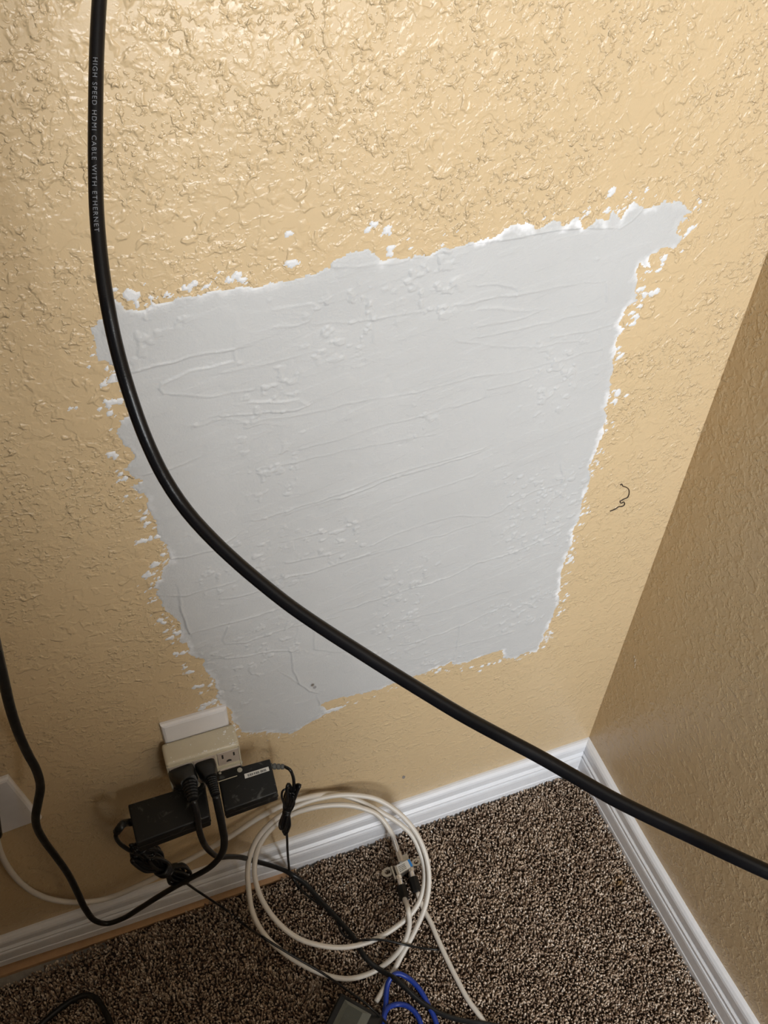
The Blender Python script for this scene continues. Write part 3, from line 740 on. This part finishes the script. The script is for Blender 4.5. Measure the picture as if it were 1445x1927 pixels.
# small adapter's lead
ld2 = ad2
sr0 = on_z(509, 1441, AZ-0.008); sr1 = on_z(536, 1443, AZ-0.008)
ribbed('strain_relief', sr0-np.array([.002, 0, 0]), sr1, 0.0042, 0.0030, mat('grey_strain_relief', (.10, .10, .09), .5, var=(300, .4)), ad2, 4, depth=0.3)
yb = -0.062
P1 = W(548, 1486, yb); P2 = W(533, 1562, yb)
tube('lead', [sr1, W(545, 1448, yb), W(551, 1460, yb), W(553, 1475, yb), W(551, 1500, yb-.003), W(545, 1520, yb-.004)], 0.0021, M_BLK, ad2, seg=8)
bundle(P1, P2, 0.0125, 10, 0.0019, 4, (0, -1, .4), 0.52, M_BLK, ad2, M_BLK2)
tube('lead', [W(546, 1520, yb), W(541, 1500, yb-.004), W(540, 1482, yb-.004), W(542, 1476, yb-.002), W(547, 1482, yb), W(548, 1515, yb)], 0.0021, M_BLK, ad2, seg=8)
tube('lead', [W(546, 1522, yb), W(555, 1500, yb-.004), W(561, 1484, yb-.005), W(564, 1478, yb-.004), W(558, 1478, yb), W(550, 1495, yb), W(545, 1522, yb)], 0.0024, M_BLK, ad2, seg=8)
tube('lead', [W(537, 1520, yb-.003), W(530, 1497, yb-.004), W(533, 1487, yb-.004), W(541, 1484, yb-.003)], 0.0014, M_BLK, ad2, seg=8)
tube('lead', [W(539, 1560, yb-.004), W(540, 1575, yb), W(541, 1600, yb+.008), W(543, 1625, yb+.022), W(547, 1644, -.026), on_z(556, 1660, FZ+.001), on_z(570, 1678, FZ), on_z(600, 1701, FZ), on_z(628, 1720, FZ),
     on_z(637, 1742, FZ), on_z(647, 1760, FZ), on_z(664, 1768, FZ+.004), Cc(690, 1769, .007), Cc(705, 1768, .007), Cc(728, 1770, .012), Cc(768, 1779, .016), on_z(800, 1785, FZ+.006), on_z(826, 1787, FZ-.001)], 0.0017, M_BLK, ad2, seg=8)
# large adapter's lead
q0 = on_z(250, 1548, AZ1-0.012)
tube('strain_relief', [q0+np.array([.004, 0, 0]), on_z(241, 1548, AZ1-.012), W(228, 1554, -.080), W(220, 1565, -.080)], 0.0046, M_BLK, ad1, seg=10)
tube('lead', [W(222, 1560, -.080), W(218, 1572, -.080), W(223, 1584, -.078), W(237, 1596, -.076), W(254, 1605, -.074), W(275, 1615, -.072)], 0.0026, M_BLK, ad1, seg=8)
bundle(W(256, 1602, -.068), W(318, 1642, -.066), 0.029, 16, 0.0022, 8, (0, -.8, .6), 0.80, M_BLK, ad1, M_BLK, 4)
bundle(W(306, 1634, -.066), W(352, 1652, -.064), 0.022, 9, 0.0021, 18, (0, -.8, .6), 0.18, M_BLK, ad1, M_BLK, 2)
bundle(W(250, 1592, -.078), W(286, 1604, -.076), 0.016, 6, 0.0020, 28, (0, -.8, .6), 0.5, M_BLK, ad1, M_BLK, 1)
tube('lead', [W(330, 1650, -.064), W(344, 1656, -.062), W(351, 1652, -.062), W(350, 1660, -.060), W(362, 1670, -.057), W(395, 1692, -.05), W(430, 1716, -.044)] +
     [on_z(462, 1742, FZ+.006)]+[Cc(px, py, .0066) for px, py in ((497, 1765), (515, 1777), (560, 1804), (600, 1827), (617, 1838))]+
     [on_z(px, py, FZ+dz) for px, py, dz in ((650, 1861, .05), (690, 1890, .055), (712, 1910, .04), (735, 1935, .003), (770, 1975, .003))],
     0.0017, M_BLK, ad1, seg=8)

# ------------------------------------------------------------------ coax cables and splitter
RC = 0.0037
def Z3(x, y): return (440+x/3.141, 1420+y/3.141)
# cable 1: out of the left wall plate, along the wall, one turn of the coil, into the splitter's input
coax1 = tag(empty('coax_cable', tuple(W(0, 1600, -.02))), 'white coax cable from the left wall plate into the top of the splitter', 'coax cable')
pts = [W(-14, 1500, -.012), W(-9, 1560, -.018), W(-2, 1595, -.02), W(12, 1627, -.018), W(35, 1657, -.016), W(65, 1680, -.015), W(100, 1693, -.0145), W(150, 1698, -.0155), W(200, 1691, -.017), W(260, 1667, -.0185), W(320, 1636, -.018), W(370, 1610, -.017), W(430, 1576, -.016),
       W(490, 1537, -.015), W(540, 1512, -.0145), W(580, 1500, -.0145)]
pts += [Cc(*Z3(x, y), o) for x, y, o in ((560, 232, 0), (640, 240, 0), (720, 265, .0), (800, 302, .0), (880, 345, .0), (975, 405, .0), (1050, 475, .0), (1100, 575, .0), (1127, 680, .0), (1122, 780, .0),
        (1095, 870, -.0), (1045, 945, .0), (970, 1010, .0), (870, 1075, .0), (760, 1120, .0), (640, 1140, .0), (520, 1130, .0), (400, 1095, .0), (300, 1030, .0), (210, 930, .0), (150, 820, .0), (122, 700, 0), (130, 600, 0),
        (165, 510, 0.001), (230, 430, .002), (340, 355, .004), (450, 318, .008), (560, 300, .009), (680, 300, .0095), (770, 320, .010), (840, 350, .011), (890, 400, .012), (925, 455, .010))]
spl_in = on_z(*Z3(943, 492), 0.046)
pts += [spl_in]
tube('sheath', pts, RC, M_COAX, coax1, seg=12)
# cable 2: splitter output one, a turn of the coil, cut end by the black box
coax2 = tag(empty('coax_cable', tuple(on_z(*Z3(1010, 860), .02))), 'white coax cable from the left black boot, looped round the coil to a loose end', 'coax cable')
pts = [on_z(*Z3(1008, 850), .024)]+[Cc(*Z3(x, y), o) for x, y, o in ((1030, 920, .009), (1038, 1000, .009), (1020, 1080, .009), (975, 1160, .0085), (900, 1235, .003), (800, 1300, 0), (680, 1325, 0), (560, 1308, 0), (420, 1250, 0), (300, 1175, 0), (190, 1075, 0), (115, 945, 0), (88, 800, 0),
        (82, 680, 0), (100, 580, 0.001), (150, 480, .003), (230, 395, .0055), (330, 325, .0075), (430, 280, .0078), (520, 256, .0078), (620, 240, .0085), (720, 240, .0085), (840, 262, .0085), (950, 325, .0085), (1050, 425, .0085), (1115, 540, .0085), (1148, 660, .0085), (1152, 780, .0085), (1130, 900, .0085), (1085, 1010, .0075), (1035, 1110, .0075), (985, 1200, .0085))]
pts += [on_z(*Z3(945, 1278), .0165), on_z(*Z3(900, 1360), .0150), on_z(*Z3(840, 1462), .0150)]
tube('sheath', pts, RC, M_COAX, coax2, seg=12)
# cable 3: splitter output two, straight off the bottom of the frame
coax3 = tag(empty('coax_cable', tuple(on_z(*Z3(1090, 820), .02))), 'white coax cable from the right black boot running straight across open carpet', 'coax cable')
pts = [on_z(*Z3(1084, 812), .022), on_z(*Z3(1100, 860), .019), on_z(*Z3(1122, 915), .0165)]+[on_z(*Z3(x, y), .0158) for x, y in ((1160, 985), (1205, 1090), (1260, 1210), (1320, 1330), (1385, 1450), (1440, 1525), (1520, 1640))]
tube('sheath', pts, RC, M_COAX, coax3, seg=12)

def connector(e, A, B, r=0.0052):
    """F connector: hex nut then crimp ring, from A (port) to B (cable)"""
    A = np.array(A); B = np.array(B); L_ = np.linalg.norm(B-A); geo = []
    for t0, t1, rr, sg in ((0, .38, r, 6), (.38, .46, r*.72, 12), (.46, 1.0, r*.86, 14)):
        P = np.array([A+(B-A)*t for t in np.linspace(t0, t1, 3)]); geo.append(tube_geo(P, rr, None, sg))
    V, Fc = join_geo(geo); o = mesh('connector', V, Fc, M_STEEL, None, False); put(o, e); return o
def boot(e, A, B):
    A = np.array(A); B = np.array(B); P = np.array([A+(B-A)*t for t in (0, .03, .06, .5, .94, 1)])
    rr = np.array([.0070, .0078, .0080, .0078, .0074, .0060]); V, Fc = tube_geo(P, rr, None, 8); o = mesh('boot', V, Fc, M_BLK, None, False); put(o, e); return o
SZ = 0.0245
spx = lambda x, y: (680+x/8.03, 1520+y/8.03)
bl, br_, fr, flc = (on_z(*spx(*q), SZ+.005) for q in ((492, 880), (722, 768), (785, 880), (545, 1035)))
spc = (bl+br_+fr+flc)/4
spl = tag(empty('coax_splitter', (spc[0], spc[1], 0.012)), 'small metal coax splitter with white and blue label lying inside the white coil', 'splitter')
bm = bmesh.new(); lo = [bm.verts.new((p[0], p[1], SZ-.008)) for p in (bl, br_, fr, flc)]; hi = [bm.verts.new((p[0], p[1], SZ+.0045)) for p in (bl, br_, fr, flc)]
bm.faces.new(hi); bm.faces.new(lo[::-1])
for k in range(4): bm.faces.new((lo[k], lo[(k+1) % 4], hi[(k+1) % 4], hi[k]))
bmobj('body', bm, M_ZINC, spl, bevel=0.0008, seg=2)
ctr = lambda P: np.array([P[0], P[1], 0])
u_ = ctr(br_-bl); u_ /= np.linalg.norm(u_); v_ = ctr(bl-flc); v_ /= np.linalg.norm(v_)
# grounding block behind the body
G = bl+(br_-bl)*.72+v_*.006
bm = bmesh.new(); mt = frame_mtx((G[0], G[1], SZ-.002), u_, v_, (0, 0, 1)); box_bm(-.009, .008, -.006, .005, -.004, .004, mt, bm)
bmobj('grounding_block', bm, M_ZINC, spl, bevel=.0012)
def lq(a, b):   # point on label coordinates
    return flc+(fr-flc)*a+(bl-flc)*b+(br_-fr-(bl-flc))*a*b
def lab(name, a0, a1, b0, b1, m, z):
    bm = bmesh.new(); P = [lq(a0, b0), lq(a1, b0), lq(a1, b1), lq(a0, b1)]
    t = [bm.verts.new((p[0], p[1], z)) for p in P]; d = [bm.verts.new((p[0], p[1], z-.0003)) for p in P]
    bm.faces.new(t); bm.faces.new(d[::-1])
    for k in range(4): bm.faces.new((d[k], d[(k+1) % 4], t[(k+1) % 4], t[k]))
    o = bmobj(name, bm, m); put(o, spl); return o
lb = lab('label', .14, .86, .06, .94, M_LABEL, SZ+.0048)
lab('label_blue_end', .86, .995, .06, .94, M_LBLUE, SZ+.0049)
ink = bmesh.new()
for k, b0 in enumerate((.20, .36, .52, .68)):
    a = .2
    while a < .60:
        ww = rng.uniform(.02, .07); P = [lq(a, b0), lq(a+ww, b0), lq(a+ww, b0+.07), lq(a, b0+.07)]
        ink.faces.new([ink.verts.new((p[0], p[1], SZ+.0050)) for p in P]); a += ww+.02
o = bmobj('label_print', ink, M_INK); o.parent = lb; o.matrix_parent_inverse = Matrix.Identity(4)
# ears with slots
def ear(c, d, L_, wv):
    bm = bmesh.new(); n = 14; out = []; inn = []
    s = np.cross([0, 0, 1], d)
    for k in range(n):
        a = 2*math.pi*k/n; out.append((math.cos(a)*L_*.5, math.sin(a)*wv*.5)); inn.append((math.cos(a)*L_*.24, math.sin(a)*wv*.26))
    vs = {}
    for key, lst in (('o', out), ('i', inn)):
        for zz in (0, .0016):
            vs[key, zz] = [bm.verts.new(tuple(np.array(c)+d*x+s*y+np.array([0, 0, zz]))) for x, y in lst]
    for k in range(n):
        j = (k+1) % n
        bm.faces.new((vs['o', .0016][k], vs['o', .0016][j], vs['i', .0016][j], vs['i', .0016][k]))
        bm.faces.new((vs['o', 0][k], vs['i', 0][k], vs['i', 0][j], vs['o', 0][j]))
        bm.faces.new((vs['o', 0][k], vs['o', 0][j], vs['o', .0016][j], vs['o', .0016][k]))
        bm.faces.new((vs['i', 0][k], vs['i', .0016][k], vs['i', .0016][j], vs['i', 0][j]))
    bmobj('mounting_ear', bm, M_ZINC, spl)
E0 = on_z(*spx(395, 965), SZ); ear((E0[0], E0[1], SZ-.003), u_, 0.019, .0145)
E1 = on_z(*spx(830, 815), SZ); ear((E1[0], E1[1], SZ-.003), u_, 0.017, .0115)
# side fin
bm = bmesh.new(); Fm = (bl+flc)/2-u_*.004; box_bm(-.0012, .0012, -.0105, .0105, -.008, .004, frame_mtx((Fm[0], Fm[1], SZ), u_, v_, (0, 0, 1)), bm); bmobj('side_flange', bm, M_ZINC, spl)
# ports
I0 = on_z(*spx(598, 810), .033)
connector(coax1, I0, spl_in+(spl_in-I0)*.08, .0046)
O1a = on_z(*spx(560, 1030), SZ+.001); O1b = on_z(*spx(600, 1175), .026); O1c = on_z(*spx(655, 1400), .024)
connector(coax2, O1a, O1b, .0046); boot(coax2, O1b, O1c)
O2a = on_z(*spx(745, 915), SZ+.001); O2b = on_z(*spx(775, 1050), .025); O2c = on_z(*spx(835, 1275), .022)
connector(coax3, O2a, O2b, .0046); boot(coax3, O2b, O2c)
# boot and black socket at the left plate
o = tube('boot', [W(-16, 1490, -.014), W(-12, 1530, -.018), W(-6, 1572, -.019)], 0.0062, M_BLK, coax1, seg=10)

# ------------------------------------------------------------------ blue network cable
blue = tag(empty('network_cable', tuple(on_z(745, 1835, .016))), 'blue network cable looped on the carpet at the bottom edge', 'network cable')
pts = [on_z(716, 1990, .016), on_z(721, 1940, .016), on_z(723, 1911, .016), on_z(726, 1888, .018), on_z(727, 1867, .0185), on_z(730, 1850, .021), on_z(737, 1838, .0245), on_z(747, 1832, .0245), on_z(764, 1838, .0185), on_z(782, 1853, .0165), on_z(796, 1872, .016), on_z(807, 1894, .016),
       on_z(817, 1914, .016), on_z(823, 1935, .016), on_z(830, 1990, .016)]
tube('sheath', pts, 0.0037, M_BLUE, blue, seg=12)
pts = [on_z(718, 1960, .0235), on_z(722, 1915, .0235), on_z(729, 1898, .022), on_z(746, 1890, .0165), on_z(764, 1892, .016), on_z(779, 1903, .016), on_z(789, 1919, .016), on_z(796, 1945, .016)]
tube('sheath', pts, 0.0036, M_BLUE, blue, seg=12)

# ------------------------------------------------------------------ black box at the bottom edge
ZB = 0.052
T0 = on_z(641, 1866, ZB); T1 = on_z(722, 1912, ZB); ex = ctr(T1-T0); Lx = np.linalg.norm(ex); ex /= Lx; ey = np.array([ex[1], -ex[0], 0.0])
Lf = on_z(612, 1930, ZB)-T0
if ey@Lf < 0: ey = -ey
print('box', Lx, ex, ey, ey@Lf)
bxm = frame_mtx((T0[0], T0[1], 0.0125), ex, ey, (0, 0, 1))
bxe = tag(empty('router', (T0[0], T0[1], 0.0125)), 'dark grey electronics box with a lighter top rim at the bottom edge', 'electronics box')
bmobj('housing', box_bm(0, Lx, 0, 0.12, 0, ZB-.0125-.003, bxm), M_BLK, bxe, True, bevel=0.003, seg=3)
bm = bmesh.new(); i0, i1, zt_ = 0.010, 0.0165, ZB-.0125
def rg(ins, z, bm): return [bm.verts.new(bxm @ Vector(p)) for p in ((ins, ins*.6, z), (Lx-ins*1.6, ins*.6, z), (Lx-ins*1.6, .12-ins, z), (ins, .12-ins, z))]
a = rg(i0, zt_-.004, bm); b = rg(i0, zt_, bm); c = rg(i1, zt_+.002, bm)
for A_, B_ in ((a, b), (b, c)):
    for k in range(4): bm.faces.new((A_[k], A_[(k+1) % 4], B_[(k+1) % 4], B_[k]))
bm.faces.new(c); bm.faces.new(a[::-1])
bmobj('top_bevel', bm, M_BOX2, bxe)
bm = bmesh.new(); a = rg(i1+.0005, zt_+.001, bm); b = rg(i1+.0005, zt_+.0026, bm)
for k in range(4): bm.faces.new((a[k], a[(k+1) % 4], b[(k+1) % 4], b[k]))
bm.faces.new(b); bm.faces.new(a[::-1])
bmobj('top_panel', bm, M_BOX, bxe)

# ------------------------------------------------------------------ black cord at the bottom left
pts = [on_z(px, py, .0155) for px, py in ((20, 2000), (55, 1955), (80, 1925), (100, 1908), (122, 1891), (147, 1877), (166, 1873), (183, 1881), (196, 1901), (207, 1925), (222, 1975))]
o = tube('black_cable', pts, 0.0042, M_BLK, seg=12)
tag(o, 'short arch of black cable on dark carpet in the bottom left corner', 'cable')

# ------------------------------------------------------------------ HDMI cable hanging close to the lens
hp = [(215, -420, .44), (200, -160, .425), (187, 0, .42), (182, 100, .42), (180, 200, .42), (179.5, 300, .42), (182, 400, .42), (189, 480, .42), (200, 560, .42), (217, 645, .425), (242, 735, .43), (274, 825, .44), (310, 900, .445), (352, 962, .45), (400, 1015, .45),
      (450, 1062, .45), (500, 1104, .45), (550, 1143, .45), (610, 1184, .45), (680, 1229, .45), (740, 1267, .45), (800, 1304, .448), (870, 1346, .445), (940, 1384, .44), (1010, 1421, .438), (1080, 1461, .435), (1150, 1501, .43), (1220, 1536, .425), (1290, 1569, .42), (1360, 1602, .412), (1445, 1641, .405), (1560, 1690, .40), (1750, 1790, .42)]
HP = [on_depth(*q) for q in hp]
HS = spline(HP, 0.004)
hd = tag(empty('display_cable', tuple(HS[0])), 'thick black round cable with grey printing, hanging free before the wall', 'cable')
tail = [HP[-1], HP[-1]+np.array([.06, -.07, -.12]), np.array([-.12, -.66, .40]), np.array([-.13, -.74, .10]), np.array([-.15, -.85, .014]), np.array([-.10, -1.10, .013]), np.array([-.16, -1.45, .013])]
full = spline(HP+tail[1:], 0.005)
V, Fc = tube_geo(full, 0.00345, None, 20)
o = mesh('sheath', V, Fc, M_HDMI); put(o, hd)
# printing along the sheath: letters set on the surface facing the room
def printed():
    cu = bpy.data.curves.new('printing', 'FONT'); cu.body = 'HIGH SPEED HDMI CABLE WITH ETHERNET'; cu.size = 0.0030; cu.space_character = 1.25; cu.space_word = 1.3
    to = bpy.data.objects.new('tmp_text', cu); COL.objects.link(to)
    bpy.context.view_layer.update()
    me = bpy.data.meshes.new_from_object(to); COL.objects.unlink(to); bpy.data.objects.remove(to)
    bm = bmesh.new(); bm.from_mesh(me)
    bmesh.ops.triangulate(bm, faces=bm.faces[:])
    for _ in range(1): bmesh.ops.subdivide_edges(bm, edges=[e for e in bm.edges if e.calc_length() > 0.0012], cuts=1)
    co = np.array([v.co[:] for v in bm.verts]); L_ = co[:, 0].max()
    # arc length along HS, ending at pixel y ~433
    seg = np.r_[0, np.cumsum(np.linalg.norm(np.diff(HS, axis=0), axis=1))]
    pe = on_depth(184, 435, .42); ie = np.argmin(np.linalg.norm(HS-pe, axis=1)); send = seg[ie]
    p0 = on_depth(180, 224, .42); i0_ = np.argmin(np.linalg.norm(HS-p0, axis=1))
    T = np.gradient(HS, axis=0); T /= np.linalg.norm(T, axis=1)[:, None]
    # HDMI..ETHERNET spans 224..435 px: fit the advance
    frac = 24.0/35.0; k = (send-seg[i0_])/(L_*frac)
    for v, c in zip(bm.verts, co):
        s = send-(L_-c[0])*k
        P = np.array([np.interp(s, seg, HS[:, a]) for a in range(3)]); t = np.array([np.interp(s, seg, T[:, a]) for a in range(3)]); t /= np.linalg.norm(t)
        tc = CAM-P; tc -= t*(tc@t); tc /= np.linalg.norm(tc)
        sd = np.cross(tc, t)                       # letter tops point to the right of the cable
        sd = -sd if (R.T@sd)[0] < 0 else sd
        ang = (c[1]-0.0014)/0.00345 - 0.05
        v.co = Vector(P+0.00351*(tc*math.cos(ang)+sd*math.sin(ang)))
    me2 = bpy.data.meshes.new('printing'); bm.to_mesh(me2); bm.free()
    o = link('printing', me2, M_PRINT, None, False); put(o, hd)
printed()

# ------------------------------------------------------------------ small things on walls and floor
hair = [(1167, 913), (1170, 911), (1172, 915), (1178, 917), (1183, 921), (1184, 928), (1181, 936), (1173, 940), (1167, 944), (1169, 947), (1174, 945), (1175, 950), (1171, 953), (1164, 954), (1158, 958), (1148, 962)]
o = tube('hair', [on_y(px, py, -.0008) for px, py in hair], 0.00055, M_HAIR, seg=6, step=0.001)
tag(o, 'dark wiggly hair stuck to the tan wall right of the patch', 'hair')
bm = bmesh.new(); P = on_y(760, 1463, -0.0004)
vs = [bm.verts.new((P[0]+rr*math.cos(a)*.0028, -.0004, P[2]+rr*math.sin(a)*.006)) for a, rr in zip(np.linspace(0, 6.28, 11)[:-1], rng.uniform(.6, 1.2, 10))]
bm.faces.new(vs); o = bmobj('torn_paint_spot', bm, mat('torn_paper', (.25, .22, .2), .8, var=(700, .5)))
tag(o, 'small torn grey hole in the tan wall above the back baseboard', 'wall hole')
bm = bmesh.new(); P = on_x(1194, 1243, -0.0004)
for dy, dz, s in ((0, 0, .0022), (-.003, -.006, .0016), (-.004, -.011, .0012), (.004, .004, .0015)):
    bmesh.ops.create_icosphere(bm, subdivisions=1, radius=s, matrix=Matrix.Translation((0, P[1]+dy, P[2]+dz)) @ Matrix.Diagonal((.3, 1, 2.2, 1)))
o = bmobj('paint_chip', bm, mat('chipped_paint', (.55, .47, .36), .6, var=(300, .2))); tag(o, 'pale chipped paint mark on the darker right wall beside the corner', 'paint chip')
# crumbs of plaster on the carpet
bm = bmesh.new()
spots = [(1022, 1475), (1013, 1500), (1070, 1627), (1275, 1843), (958, 1568), (812, 1565), (818, 1559), (765, 1572), (768, 1578), (742, 1668), (655, 1660), (648, 1665), (605, 1722), (830, 1622), (855, 1625), (450, 1727), (1210, 1780), (1090, 1800), (1115, 1540), (1140, 1600), (990, 1600), (880, 1700)]
for px, py in spots:
    P = on_z(px, py, 0.0125); s = rng.uniform(.0007, .0017)
    bmesh.ops.create_icosphere(bm, subdivisions=1, radius=s, matrix=Matrix.Translation(tuple(P)) @ Matrix.Rotation(rng.random()*3, 4, 'Z') @ Matrix.Diagonal((1.6, .8, .6, 1)))
for _ in range(160):   # lint and dust where pile meets the right baseboard
    y = rng.uniform(-.62, -.03); s = rng.uniform(.0003, .0009)
    bmesh.ops.create_icosphere(bm, subdivisions=1, radius=s, matrix=Matrix.Translation((-.0165-abs(rng.normal(0, .004)), y, .0118)) @ Matrix.Diagonal((1, 1.8, .6, 1)))
o = bmobj('plaster_crumbs', bm, M_CRUMB); tag(o, 'white plaster crumbs and lint scattered on the brown carpet', 'crumbs', kind='stuff')
